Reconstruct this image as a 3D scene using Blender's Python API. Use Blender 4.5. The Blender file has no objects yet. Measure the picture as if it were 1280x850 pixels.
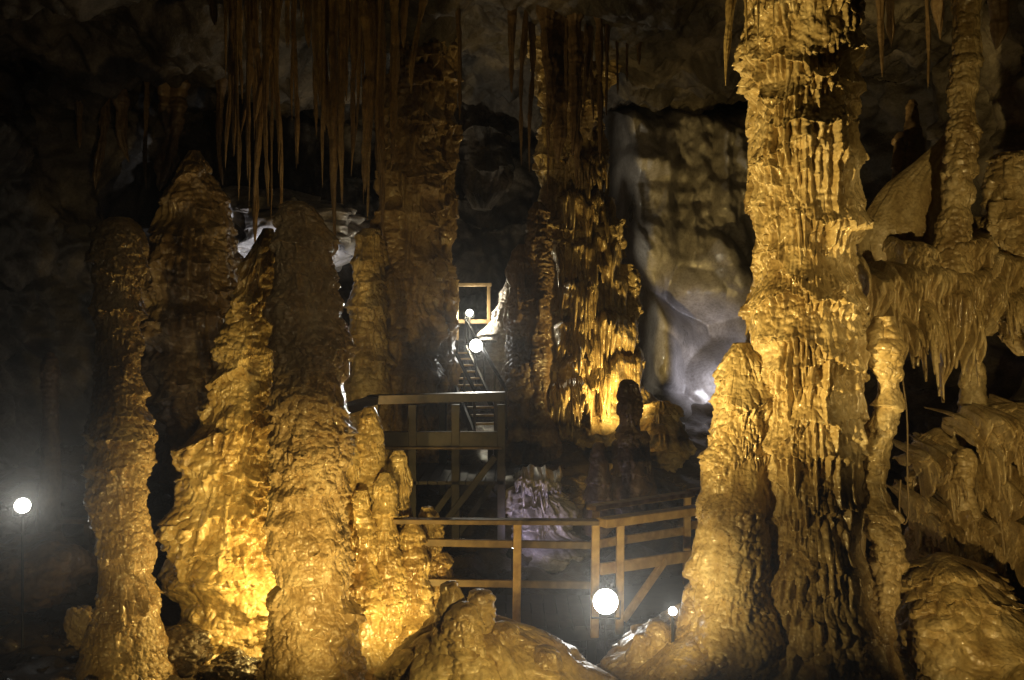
import bpy, bmesh, math, random
import numpy as np
from mathutils import Vector, Matrix
random.seed(4)
col = bpy.context.scene.collection
CZ, F = 2.7, 1138.0
def P(px, py, Y): return Vector(((px-640)/F*Y, Y, CZ-(py-425)/F*Y))

# ------------------------------------------------------------------ noise
def hsh(i, j, k, seed):
    h = (i.astype(np.int64)*374761393 + j.astype(np.int64)*668265263 + k.astype(np.int64)*1440662683 + seed*974634533) & 0xffffffff
    h = h.astype(np.uint64)
    h ^= h >> np.uint64(13); h = (h*np.uint64(1274126177)) & np.uint64(0xffffffff)
    h ^= h >> np.uint64(16); h = (h*np.uint64(2246822519)) & np.uint64(0xffffffff); h ^= h >> np.uint64(15)
    return h.astype(np.float64)/4294967296.0
def vn(x, y, z, seed=0):
    x, y, z = np.broadcast_arrays(np.asarray(x, float), np.asarray(y, float), np.asarray(z, float))
    i, j, k = np.floor(x), np.floor(y), np.floor(z)
    u, v, w = x-i, y-j, z-k
    u = u*u*(3-2*u); v = v*v*(3-2*v); w = w*w*(3-2*w)
    r = 0
    for a in (0, 1):
        for b in (0, 1):
            for c in (0, 1):
                r = r + hsh(i+a, j+b, k+c, seed)*(u if a else 1-u)*(v if b else 1-v)*(w if c else 1-w)
    return r*2-1
def fbm(x, y, z, o=4, seed=0):
    r, a, f = 0, 1.0, 1.0
    for n in range(o):
        r = r + a*vn(x*f, y*f, z*f, seed+n*17); a *= .5; f *= 2.03
    return r*.7
def worley(x, y, z, seed=0):
    i, j, k = np.floor(x), np.floor(y), np.floor(z)
    best = np.full(x.shape, 9.0)
    for a in (-1, 0, 1):
        for b in (-1, 0, 1):
            for c in (-1, 0, 1):
                p, q, s = i+a, j+b, k+c
                d = (p+hsh(p, q, s, seed)-x)**2+(q+hsh(p, q, s, seed+5)-y)**2+(s+hsh(p, q, s, seed+9)-z)**2
                best = np.minimum(best, d)
    return np.sqrt(best)
def sst(t): t = np.clip(t, 0, 1); return t*t*(3-2*t)
def dome(w, r=.85): return np.sqrt(np.clip(1-(w/r)**2, 0, 1))

# ------------------------------------------------------------------ object helpers
def tag(o, label=None, cat=None, group=None, kind=None):
    if label: o['label'] = label
    if cat: o['category'] = cat
    if group: o['group'] = group
    if kind: o['kind'] = kind
    return o
def empty(name, loc):
    o = bpy.data.objects.new(name, None); col.objects.link(o); o.location = loc; o.empty_display_size = .1
    return o
def parent_loc(p):
    v = Vector(p.location)
    if p.parent: v += parent_loc(p.parent)
    return v
def link(name, me, mat, base, parent=None):
    o = bpy.data.objects.new(name, me); col.objects.link(o)
    me.materials.append(mat)
    b = Vector(base)
    if parent is not None:
        o.parent = parent; o.location = b-parent_loc(parent)
    else: o.location = b
    return o
def grid_mesh(name, V, wrap, cap=False):
    nz, nt = V.shape[:2]
    co = V.reshape(-1, 3)
    cols = nt if wrap else nt-1
    i = np.arange(nz-1)[:, None]; j = np.arange(cols)[None, :]
    j2 = (j+1) % nt
    q = np.stack([i*nt+j+0*j2, (i+1)*nt+j+0*j2, (i+1)*nt+j2, i*nt+j2+0*j], -1).reshape(-1, 4)
    loops = q.reshape(-1); ls = np.arange(len(q))*4; lt = np.full(len(q), 4)
    if cap:
        n0 = len(co)
        co = np.vstack([co, V[0].mean(0)[None], V[-1].mean(0)[None]])
        jj = np.arange(nt)
        t1 = np.stack([np.full(nt, n0), jj, (jj+1) % nt], -1)
        b0 = (nz-1)*nt
        t2 = np.stack([np.full(nt, n0+1), b0+(jj+1) % nt, b0+jj], -1)
        tr = np.vstack([t1, t2])
        ls = np.concatenate([ls, len(loops)+np.arange(len(tr))*3]); lt = np.concatenate([lt, np.full(len(tr), 3)])
        loops = np.concatenate([loops, tr.reshape(-1)])
    me = bpy.data.meshes.new(name)
    me.vertices.add(len(co)); me.vertices.foreach_set('co', co.astype(np.float32).ravel())
    me.loops.add(len(loops)); me.loops.foreach_set('vertex_index', loops.astype(np.int32))
    me.polygons.add(len(ls)); me.polygons.foreach_set('loop_start', ls.astype(np.int32)); me.polygons.foreach_set('loop_total', lt.astype(np.int32))
    me.polygons.foreach_set('use_smooth', np.ones(len(ls), bool))
    me.update(calc_edges=True); me.validate()
    return me

# ------------------------------------------------------------------ materials
def nodes(name):
    m = bpy.data.materials.new(name); m.use_nodes = True
    return m, m.node_tree.nodes, m.node_tree.links, m.node_tree.nodes['Principled BSDF']
def stone(name, cols, rough=(.3, .65), bump=.5, nod=0.0, nsc=22, stretch=.3, sc=2.5, coat=0.0):
    m, N, Lk, b = nodes(name)
    tc = N.new('ShaderNodeTexCoord')
    mp = N.new('ShaderNodeMapping'); mp.inputs['Scale'].default_value = (1, 1, stretch); Lk.new(tc.outputs['Object'], mp.inputs['Vector'])
    n1 = N.new('ShaderNodeTexNoise'); n1.inputs['Scale'].default_value = sc; n1.inputs['Detail'].default_value = 7; n1.inputs['Roughness'].default_value = .6
    Lk.new(mp.outputs[0], n1.inputs['Vector'])
    r = N.new('ShaderNodeValToRGB'); e = r.color_ramp.elements
    e[0].position = .3; e[0].color = (*cols[0], 1); e[1].position = .72; e[1].color = (*cols[2], 1)
    x = e.new(.5); x.color = (*cols[1], 1)
    Lk.new(n1.outputs['Fac'], r.inputs['Fac'])
    n2 = N.new('ShaderNodeTexNoise'); n2.inputs['Scale'].default_value = 24; n2.inputs['Detail'].default_value = 5; n2.inputs['Roughness'].default_value = .62
    Lk.new(tc.outputs['Object'], n2.inputs['Vector'])
    mx = N.new('ShaderNodeMix'); mx.data_type = 'RGBA'; mx.blend_type = 'MULTIPLY'; mx.inputs[0].default_value = .5
    r2 = N.new('ShaderNodeValToRGB'); r2.color_ramp.elements[0].position = .3; r2.color_ramp.elements[0].color = (.3, .24, .17, 1); r2.color_ramp.elements[1].position = .6
    Lk.new(n2.outputs['Fac'], r2.inputs['Fac'])
    Lk.new(r.outputs['Color'], mx.inputs[6]); Lk.new(r2.outputs['Color'], mx.inputs[7]); Lk.new(mx.outputs[2], b.inputs['Base Color'])
    mr = N.new('ShaderNodeMapRange'); mr.inputs[1].default_value = .3; mr.inputs[2].default_value = .7; mr.inputs[3].default_value = rough[0]; mr.inputs[4].default_value = rough[1]
    Lk.new(n1.outputs['Fac'], mr.inputs[0]); Lk.new(mr.outputs[0], b.inputs['Roughness'])
    bp = N.new('ShaderNodeBump'); bp.inputs['Strength'].default_value = bump; bp.inputs['Distance'].default_value = .02
    Lk.new(n2.outputs['Fac'], bp.inputs['Height']); out = bp
    if nod > 0:
        v = N.new('ShaderNodeTexVoronoi'); v.inputs['Scale'].default_value = nsc; v.feature = 'SMOOTH_F1'
        Lk.new(tc.outputs['Object'], v.inputs['Vector'])
        b2 = N.new('ShaderNodeBump'); b2.invert = True; b2.inputs['Strength'].default_value = nod; b2.inputs['Distance'].default_value = .02
        Lk.new(v.outputs['Distance'], b2.inputs['Height']); Lk.new(bp.outputs[0], b2.inputs['Normal']); out = b2
    Lk.new(out.outputs[0], b.inputs['Normal'])
    if coat:
        # a film of water over the stone: smoother than the stone, broken into wet and dry patches
        wr = N.new('ShaderNodeMapRange'); wr.inputs[1].default_value = .42; wr.inputs[2].default_value = .62; wr.inputs[3].default_value = coat; wr.inputs[4].default_value = coat*.3
        Lk.new(n1.outputs['Fac'], wr.inputs[0]); Lk.new(wr.outputs[0], b.inputs['Coat Weight'])
        b.inputs['Coat Roughness'].default_value = .12; b.inputs['Coat IOR'].default_value = 1.65
        b3 = N.new('ShaderNodeBump'); b3.inputs['Strength'].default_value = .3; b3.inputs['Distance'].default_value = .02
        Lk.new(n2.outputs['Fac'], b3.inputs['Height']); Lk.new(b3.outputs[0], b.inputs['Coat Normal'])
    return m
M = {}
M['tan'] = stone('tan_flowstone', [(.22, .14, .055), (.52, .39, .19), (.78, .65, .41)], (.28, .5), .45, .4, 40, .35, 3.5, .9)
M['popcorn'] = stone('knobbly_stone', [(.2, .135, .06), (.45, .325, .165), (.66, .53, .32)], (.28, .5), .5, .55, 42, .4, 3.5, .9)
M['gold'] = stone('golden_calcite', [(.22, .13, .045), (.54, .4, .17), (.78, .64, .36)], (.22, .42), .4, .45, 36, .35, 3, 1.0)
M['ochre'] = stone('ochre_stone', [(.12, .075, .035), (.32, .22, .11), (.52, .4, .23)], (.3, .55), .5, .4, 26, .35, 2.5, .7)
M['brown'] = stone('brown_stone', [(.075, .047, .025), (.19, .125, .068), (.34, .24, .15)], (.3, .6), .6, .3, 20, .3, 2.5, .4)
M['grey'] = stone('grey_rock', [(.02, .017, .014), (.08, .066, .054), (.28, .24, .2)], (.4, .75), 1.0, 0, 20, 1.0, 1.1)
M['lilac'] = stone('pale_flowstone', [(.2, .185, .18), (.44, .41, .405), (.62, .585, .585)], (.25, .5), .35, 0, 20, .6, 1.8, .5)
M['red'] = stone('reddish_stalactite', [(.2, .12, .06), (.42, .29, .16), (.64, .5, .32)], (.25, .5), .4, 0, 20, .15, 4, .6)
M['mud'] = stone('wet_cave_floor', [(.03, .022, .017), (.08, .06, .04), (.17, .13, .085)], (.15, .5), .7, .3, 9, 1.0, 1.4, .6)
def wood(name, c1, c2):
    m, N, Lk, b = nodes(name)
    tc = N.new('ShaderNodeTexCoord'); n = N.new('ShaderNodeTexNoise'); n.inputs['Scale'].default_value = 9; n.inputs['Detail'].default_value = 7; n.inputs['Distortion'].default_value = .6
    Lk.new(tc.outputs['Object'], n.inputs['Vector'])
    r = N.new('ShaderNodeValToRGB'); r.color_ramp.elements[0].position = .3; r.color_ramp.elements[0].color = (*c1, 1); r.color_ramp.elements[1].position = .7; r.color_ramp.elements[1].color = (*c2, 1)
    Lk.new(n.outputs['Fac'], r.inputs['Fac']); Lk.new(r.outputs[0], b.inputs['Base Color']); b.inputs['Roughness'].default_value = .55
    bp = N.new('ShaderNodeBump'); bp.inputs['Strength'].default_value = .3; bp.inputs['Distance'].default_value = .01; Lk.new(n.outputs['Fac'], bp.inputs['Height']); Lk.new(bp.outputs[0], b.inputs['Normal'])
    return m
M['wood'] = wood('pale_timber', (.38, .23, .075), (.68, .47, .19))
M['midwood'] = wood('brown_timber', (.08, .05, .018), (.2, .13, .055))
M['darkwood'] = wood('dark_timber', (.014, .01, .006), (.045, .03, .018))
def plain(name, c, rough=.5, metal=0, em=0, ec=None):
    m, N, Lk, b = nodes(name)
    n = N.new('ShaderNodeTexNoise'); n.inputs['Scale'].default_value = 30
    r = N.new('ShaderNodeValToRGB'); r.color_ramp.elements[0].color = (*[v*.75 for v in c], 1); r.color_ramp.elements[1].color = (*c, 1)
    Lk.new(n.outputs['Fac'], r.inputs[0]); Lk.new(r.outputs[0], b.inputs['Base Color'])
    b.inputs['Roughness'].default_value = rough; b.inputs['Metallic'].default_value = metal
    if em: b.inputs['Emission Color'].default_value = (*(ec or c), 1); b.inputs['Emission Strength'].default_value = em
    return m
M['metal'] = plain('dark_metal', (.012, .012, .012), .6, .2)
M['steel'] = plain('dull_steel', (.015, .015, .015), .6, .2)
M['cable'] = plain('cable_rubber', (.3, .22, .12), .6)
M['glow'] = plain('lit_lens', (1, 1, .98), .3, 0, 16, (1, .99, .93))
M['glow_warm'] = plain('lit_warm_lens', (1, .85, .5), .3, 0, 10, (1, .8, .4))

# ------------------------------------------------------------------ terrain functions
def floor_z(x, y):
    x, y = np.asarray(x, float), np.asarray(y, float)
    b = np.interp(y, [0, 6, 8.5, 9.6, 12, 14, 17, 21], [-.5, -.35, -.3, -.25, .4, 1.2, 2.0, 2.6])
    b = b + .18*sst((-x-1.5)/2)*sst((11-y)/2)
    return b + .22*fbm(x*.7, y*.7, 0*x+3.3, 4, 2)
def ceil_z(x, y):
    x, y = np.asarray(x, float), np.asarray(y, float)
    return 7.0 + .7*fbm(x*.35, y*.35, 0*x+8, 4, 6) - .25*np.abs(vn(x*.9, y*.9, 0*x+2, 3)) + .25*sst((y-15)/4)

# ------------------------------------------------------------------ formation builder
def smooth(a, s):
    k = int(3*s)+1; g = np.exp(-.5*(np.arange(-k, k+1)/s)**2); g /= g.sum()
    return np.convolve(np.pad(a, k, mode='edge'), g, 'valid')
def column(name, rows, Y, mat, parent=None, seed=1, nth=200, nz=400, lips=(), ntier=0, amp=.05, L=.2, drip=.15, ff=9., flute=.012,
           nod=0., nsc=14., lump=.1, lf=1.6, ell=1., foot=True, head=False, sm=.01, fpm=15., rough=.009, rip=.004, fine=None, brk=1.2, und=.4, rmin=.6):
    rs = np.random.RandomState(seed)
    z = [CZ-(r[0]-425)/F*Y for r in rows]; x = [(r[1]-640)/F*Y for r in rows]; R = [r[2]/F*Y for r in rows]
    if foot:
        fz = float(floor_z(x[-1], Y))-.3
        if fz < z[-1]: z.append(fz); x.append(x[-1]); R.append(R[-1]*1.25)
    if head:
        hz = float(ceil_z(x[0], Y))+.35
        if hz > z[0]: z.insert(0, hz); x.insert(0, x[0]); R.insert(0, R[0]*1.25)
    z = np.array(z); x = np.array(x); R = np.array(R)
    arc = np.concatenate([[0], np.cumsum(np.hypot(np.diff(z), np.diff(R)*.7))]); t = np.linspace(0, arc[-1], nz)
    zz = np.interp(t, arc, z); xx = smooth(np.interp(t, arc, x), sm*nz*2); rr = np.interp(t, arc, R)
    r0 = rr[0]; rr = smooth(rr, sm*nz); rr[0] = min(r0, rr[0])*(.6 if not head else 1)
    th = np.linspace(0, 2*math.pi, nth, endpoint=False)
    Rm = max(float(np.mean(R)), .03)
    ca, sa = np.cos(th)*Rm, np.sin(th)*Rm
    CA, ZZ = np.meshgrid(ca, zz); SA, _ = np.meshgrid(sa, zz)
    rim = rr[:, None]
    o = seed*3.17
    big_ = fbm(CA*lf+o, SA*lf, ZZ*lf, 3, seed)
    d = lump*rim*1.6*big_ + lump*.35*rim*fbm(CA*5+o, SA*5, ZZ*5, 3, seed+1)
    d = d + rough*fbm(CA*12+o, SA*12, ZZ*10, 4, seed+4)
    if rip:
        d = d + rip*np.sin(ZZ*75+5*vn(CA*5+o, SA*5, ZZ*3, seed+21)+9*big_)*np.clip(.3+1.3*vn(CA*3+o, SA*3, ZZ*3, seed+22), 0, 1)
    if flute:
        fl = np.clip(vn(CA*ff+o, SA*ff, ZZ*.7, seed+2)+.35, 0, 1.2)
        gate = np.clip(.5+1.2*vn(CA*2, SA*2, ZZ*1.6, seed+40), 0, 1)
        d = d + flute*fl*gate + flute*.5*np.clip(vn(CA*ff*2.3+o, SA*ff*2.3, ZZ*1.3, seed+3), 0, 1)*gate
    T = [(CZ-(lp[0]-425)/F*Y, lp[1], fpm, lp[2] if len(lp) > 2 else drip, L, brk) for lp in lips]
    for k in range(ntier):
        T.append((z[0]+(z[-1]-z[0])*(k+.3+.6*rs.rand())/ntier, amp*(.5+rs.rand()), fpm, drip, L, brk))
    if fine:
        n_, a_, d_, f_ = fine
        for k in range(n_):
            T.append((z[0]+(z[-1]-z[0])*(k+rs.rand())/n_, a_*(.5+rs.rand()), f_, d_, .05, 1.9))
    drp = np.zeros_like(d)
    for k, (zk, a, fp_, dr_, L_, bk) in enumerate(T):
        nf = max(5, int(2*math.pi*Rm*fp_*(.65+.7*rs.rand())))
        mask = np.clip((.7 if bk < 1.5 else .35)+bk*vn(ca*2.8+k*3.3+o, sa*2.8, 0*ca+k*7.3, seed+60), 0, 1)
        ph = th/(2*math.pi)*nf+1.3*vn(ca*4, sa*4, 0*ca+k*2.9, seed+63)+.37*k
        fid = np.floor(ph); fp = ph-fid
        fidm = np.mod(fid, nf)
        ln = dr_*(.12+1.2*hsh(fidm, 0*fidm+k, 0*fidm, seed+64)**1.9)
        big = .55+.6*hsh(fidm, 0*fidm+k, 0*fidm, seed+66)
        lip = zk+.3*fbm(ca*2.0, sa*2.0, 0*ca+k*5.7, 3, seed+62)*min(1, Rm*3)+.05*hsh(fidm, 0*fidm+k, 0*fidm, seed+65)
        tt = ZZ-lip[None]
        pr0 = np.sqrt(np.clip(1-(2*fp-1)**2, 0, 1))
        Lq = L_*(.6+.9*rs.rand())
        up = np.exp(-np.clip(tt, 0, 99)/Lq)*sst(tt/.022+.4)*(1-.5*(1-pr0)[None]*np.exp(-np.clip(tt, 0, 99)/(Lq*.8)))
        s = np.clip(-tt/ln[None], 0, 1)
        wd = 1-.65*s
        pr = np.sqrt(np.clip(1-((2*fp-1)[None]/wd)**2, 0, 1))
        dn = pr*(1-s)**.5*(tt < 0)*big[None]
        am = a*mask[None]
        d = d+am*np.maximum(up, .95*dn); drp = drp+am*up*(tt > -.02)
        if und: d = d-und*am*np.exp(-np.clip(-tt, 0, 99)/.07)*sst(-tt/.02)*(1-np.clip(dn*1.6, 0, 1))
    tap = np.clip(rim/(.45*Rm), .05, 1)
    if nod:
        px = (CA/Rm)*rim; py = (SA/Rm)*rim
        wx_ = .3*vn(CA*6, SA*6, ZZ*6, seed+11)
        w = worley(px*nsc+o+wx_, py*nsc, ZZ*nsc*.9+wx_, seed+7)
        w2 = worley(px*nsc*2.0+o, py*nsc*2.0, ZZ*nsc*1.9, seed+8)
        g2 = np.clip(.5+1.3*vn(CA*3+o, SA*3, ZZ*2.2, seed+12), .05, 1.2)
        g3 = np.clip(.6+1.3*vn(CA*3.7+o+9, SA*3.7, ZZ*3, seed+13), .1, 1.2)
        d = d+nod*.7*dome(w)*g2+nod*.55*dome(w2)*g3
    rad = np.clip(rim+d*tap, rim*rmin, None)
    V = np.empty(ZZ.shape+(3,))
    V[..., 0] = np.cos(th)[None]*rad; V[..., 1] = np.sin(th)[None]*rad*ell; V[..., 2] = ZZ-drp*.35*tap
    V[..., 0] += xx[:, None]
    wob = .05*Rm*smooth(vn(zz*2+o, 0*zz, 0*zz, seed), 4); V[..., 1] += Y+wob[:, None]
    base = np.array([xx[-1], Y, zz[-1] if not (head and not foot) else zz[0]])
    me = grid_mesh(name, V-base, True, True)
    return link(name, me, mat, base, parent)
def curtain(name, pxs, top, bot, Y, bulge, mat, parent, seed, drip=70, nf=30, nu=900, nv=190, rel=1.0):
    u = np.linspace(0, 1, nu); v = np.linspace(0, 1, nv)
    px = np.interp(u, np.linspace(0, 1, len(pxs)), pxs); tp = smooth(np.interp(u, np.linspace(0, 1, len(top)), top), 20); bt = smooth(np.interp(u, np.linspace(0, 1, len(bot)), bot), 20)
    tp = tp+14*rel*fbm(u*6, 0*u, 0*u, 3, seed+9)
    ph = u*nf+2.2*vn(u*9, 0*u, 0*u, seed); fid = np.floor(ph); fp = ph-fid
    pr = np.sqrt(np.clip(1-(2*fp-1)**2, 0, 1))
    hl = hsh(fid, 0*fid, 0*fid, seed+1)
    bt = bt-12*rel+22*rel*fbm(u*7, 0*u, 0*u, 2, seed+7)+drip*(.05+1.1*hl**2.2)*pr**1.5+3*rel*vn(u*90, 0*u, 0*u, seed+5)
    U, Vv = np.meshgrid(u, v)
    py = tp[None]+(bt-tp)[None]*Vv
    yo = Y-bulge*np.sin(math.pi*U)*(.4+.6*sst(Vv*3))-(.015+.075*hl)[None]*pr[None]*np.clip(Vv*3+.2, 0, 1)-.03*fbm(U*25, 0*U, Vv*6, 3, seed+2)+.3*rel*fbm(U*5, 0*U, Vv*2, 3, seed+3)
    yo = yo+.45*np.clip(1-Vv*3.5, 0, 1)**2+.25*np.clip(np.abs(2*U-1)*6-5, 0, 1)**2
    W = np.stack([(px[None]-640)/F*Y+0*U+.02*vn(U*8, 0*U, Vv*3, seed+8), yo, CZ-(py-425)/F*Y], -1)
    base = np.array(P(np.mean(pxs), np.mean(top), Y))
    o = link(name, grid_mesh(name, W-base, False), mat, base, parent)
    s = o.modifiers.new('thick', 'SOLIDIFY'); s.thickness = .02; s.offset = 0
    return o

# ------------------------------------------------------------------ setting
xs = np.linspace(-11, 9, 420); ys = np.linspace(-3, 23, 460)
X, Yg = np.meshgrid(xs, ys)
Zf = floor_z(X, Yg)+.08*fbm(X*4, Yg*4, 0*X, 3, 9)-.09*worley(X*2.6, Yg*2.6, 0*X+.5, 3)
V = np.stack([X, Yg, Zf], -1)[::-1]
tag(link('ground', grid_mesh('ground', V, False), M['mud'], (0, 0, 0)), kind='structure')
xs = np.linspace(-11, 9, 560); ys = np.linspace(6, 23, 620)
X, Yg = np.meshgrid(xs, ys)
Zc = ceil_z(X, Yg)+.34*fbm(X*1.5, Yg*1.5, 0*X, 6, 19)-.2*np.clip(.5-worley(X*1.7, Yg*1.7, 0*X+.5, 13), -.3, 1)-.06*np.clip(.5-worley(X*6, Yg*6, 0*X+.5, 14), -.3, 1)
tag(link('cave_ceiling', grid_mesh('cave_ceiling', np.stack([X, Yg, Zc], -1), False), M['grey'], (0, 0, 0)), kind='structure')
path = np.array([(-7.6, -2), (-7.6, 4), (-7.6, 8), (-8, 13), (-6.3, 17), (-2, 19), (2.5, 19), (5.6, 16.6), (6.2, 12.5), (5.6, 9), (5.3, 5), (5.3, -2)])
ns, nzw = 900, 380
al = np.concatenate([[0], np.cumsum(np.hypot(*np.diff(path, axis=0).T))]); S = np.linspace(0, al[-1], ns)
wx = smooth(np.interp(S, al, path[:, 0]), 22); wy = smooth(np.interp(S, al, path[:, 1]), 22)
tx, ty = np.gradient(wx), np.gradient(wy); tl = np.hypot(tx, ty); nx, ny = ty/tl, -tx/tl
zw = np.linspace(9, -1.5, nzw)
SS, ZW = np.meshgrid(S, zw)
d = 1.0*fbm(SS*.28, 0*SS, ZW*.3, 4, 31)+.45*fbm(SS*1.1, 0*SS, ZW*.9, 4, 32)+.12*fbm(SS*5, 0*SS, ZW*4, 3, 33)
d += .18*np.clip(vn(SS*5, 0*SS, ZW*.5, 34), 0, 1)*np.clip(vn(SS*.6, 0*SS, ZW*.5, 35)+.4, 0, 1)
dd = 0*d
for k in range(16):
    zk = 8-k*.6
    mask = np.clip(.1+1.4*vn(S*.5, 0*S, 0*S+k*3.7, 36), 0, 1)
    ph = S*5+vn(S*2, 0*S, 0*S+k*2.3, 37)+.4*k; fid = np.floor(ph); fp = ph-fid
    ln = .7*(.1+1.1*hsh(fid, 0*fid+k, 0*fid, 39)**2)
    lip = zk+.6*fbm(S*.5, 0*S, 0*S+k*5.1, 3, 38)
    tt = ZW-lip[None]
    up = np.exp(-np.clip(tt, 0, 99)/.4)*sst(tt/.05+.3)
    s = np.clip(-tt/ln[None], 0, 1)
    dn = np.sqrt(np.clip(1-((2*fp-1)[None]/(1-.65*s))**2, 0, 1))*(1-s)**.55*(tt < 0)
    d += .4*mask[None]*np.maximum(up, .7*dn); dd += .4*up*mask[None]
V = np.stack([wx[None]+nx[None]*d, wy[None]+ny[None]*d, ZW-dd*.4], -1)
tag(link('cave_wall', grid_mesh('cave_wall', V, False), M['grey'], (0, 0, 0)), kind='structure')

# ------------------------------------------------------------------ big right column
A = empty('cave_column', P(1015, 880, 7)); A.location.z = float(floor_z(2.3, 7))
tag(A, 'massive yellow floor-to-ceiling column with tiered dripping skirts, right of centre', 'column')
column('trunk', [(-100, 1000, 72), (0, 1000, 63), (50, 1002, 62), (90, 1005, 57), (130, 1003, 59), (190, 1000, 57), (250, 1006, 53), (310, 1010, 49), (345, 1010, 51), (375, 1012, 58), (420, 1012, 59), (480, 1010, 55), (550, 1010, 54), (620, 1012, 56), (700, 1014, 58), (780, 1016, 64), (860, 1018, 78)],
       7, M['tan'], A, 11, 620, 1250, lips=[(22, .08, .18), (45, .06, .14), (75, .11, .18), (95, .06, .14), (115, .08, .16), (140, .06, .16), (165, .1, .5), (190, .05, .3), (215, .07, .35), (240, .06, .25), (268, .1, .32), (290, .06, .2), (312, .07, .16), (335, .05, .12), (358, .06, .12), (385, .09, .16), (408, .07, .28), (435, .06, .16), (465, .1, .42), (490, .05, .2), (510, .08, .18), (535, .06, .16), (556, .1, .36), (582, .06, .16), (610, .08, .18), (636, .06, .16), (662, .1, .36), (702, .08, .18), (726, .06, .16), (754, .1, .32), (800, .08, .2)],
       ntier=6, amp=.03, L=.13, drip=.16, ff=13, flute=.01, nod=.04, nsc=15, lump=.19, lf=1.9, head=True, sm=.007, fpm=20, fine=(44, .026, .1, 33), brk=.9, und=.3, rmin=.74, rough=.005)
column('side_shoulder', [(428, 926, 6), (446, 926, 16), (500, 930, 25), (580, 928, 35), (640, 924, 39), (720, 918, 45), (800, 914, 60), (870, 912, 78)], 6.95, M['tan'], A, 12, 340, 620, ntier=14, amp=.045, L=.1, drip=.16, nod=.05, nsc=14, lump=.26, lf=2.2, flute=.008, fine=(24, .026, .08, 30), und=.35)
column('side_pillar', [(395, 1104, 10), (440, 1106, 13), (480, 1110, 13), (520, 1106, 10), (560, 1098, 11), (600, 1092, 14), (640, 1101, 16), (680, 1116, 12), (720, 1112, 13), (770, 1102, 10), (820, 1108, 12), (870, 1110, 20)], 6.75, M['tan'], A, 13, 240, 760, ntier=9, amp=.035, L=.07, drip=.08, nod=.05, nsc=13, lump=.5, lf=3.4, sm=.009, flute=.004, fine=(22, .022, .05, 32), foot=True)

# ------------------------------------------------------------------ left stalagmites
tag(column('stalagmite', [(272, 152, 7), (280, 152, 19), (300, 152, 24), (325, 150, 26), (345, 150, 23), (400, 148, 21), (450, 148, 20), (485, 150, 26), (540, 150, 26), (600, 150, 28), (640, 152, 26), (690, 154, 26), (740, 156, 27), (775, 156, 33), (815, 158, 44), (860, 158, 62)], 8, M['popcorn'], None, 21, 400, 950,
    lips=[(300, .05), (325, .07), (345, .05), (375, .06), (400, .06), (425, .05), (450, .06), (485, .09), (515, .06), (540, .07), (570, .06), (600, .08), (625, .05), (650, .08), (700, .1, .2), (745, .1, .25), (775, .08)], ntier=3, amp=.035, L=.08, drip=.1, ff=11, flute=.006, nod=.05, nsc=14, lump=.17, lf=2.2, fpm=17, fine=(28, .024, .06, 30), brk=1.0, und=.4),
    'tall grey-brown stalagmite with blunt rounded top, leftmost of the large ones', 'stalagmite')
tag(column('stalagmite', [(252, 370, 8), (258, 370, 17), (272, 372, 23), (300, 378, 27), (340, 382, 31), (400, 386, 36), (440, 388, 38), (500, 388, 34), (560, 388, 35), (620, 388, 38), (700, 388, 42), (780, 387, 46), (870, 387, 52)], 7.5, M['popcorn'], None, 22, 420, 1000,
    lips=[(275, .05), (300, .07), (330, .09), (365, .09), (395, .07), (425, .08), (470, .11), (505, .07), (530, .08), (560, .07), (590, .09), (615, .07), (645, .09), (690, .09), (720, .07), (755, .1)], ntier=5, amp=.035, L=.07, drip=.1, ff=11, flute=.005, nod=.07, nsc=13, lump=.28, lf=2.8, fpm=17, fine=(28, .026, .06, 30), brk=1.1, sm=.006, und=.4),
    'tall knobbly stalagmite, grey above and golden below, in front of the glowing orange one', 'stalagmite')
tag(column('stalagmite', [(285, 335, 4), (300, 333, 10), (350, 322, 17), (450, 312, 25), (530, 302, 36), (565, 292, 46), (620, 288, 50), (700, 286, 54), (760, 286, 62), (810, 286, 80), (860, 286, 100)], 9, M['gold'], None, 23, 460, 900,
    lips=[(330, .06), (370, .06), (400, .06), (440, .08), (480, .09), (515, .07), (548, .17, .3), (590, .11), (620, .08), (645, .14, .25), (690, .14, .2), (730, .09)], ntier=6, amp=.06, L=.11, drip=.14, ff=9, flute=.014, nod=.09, nsc=10, lump=.34, lf=2.2, fpm=13, fine=(28, .04, .08, 24), und=.45),
    'glowing golden orange stalagmite with bulging lower half, behind the knobbly one', 'stalagmite')
E = empty('stalagmite_cluster', P(490, 840, 8.6)); E.location.z = float(floor_z(-1.1, 8.6))
tag(E, 'cluster of golden pointed stalagmites fused at the foot, just left of the railing', 'stalagmite cluster')
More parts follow.
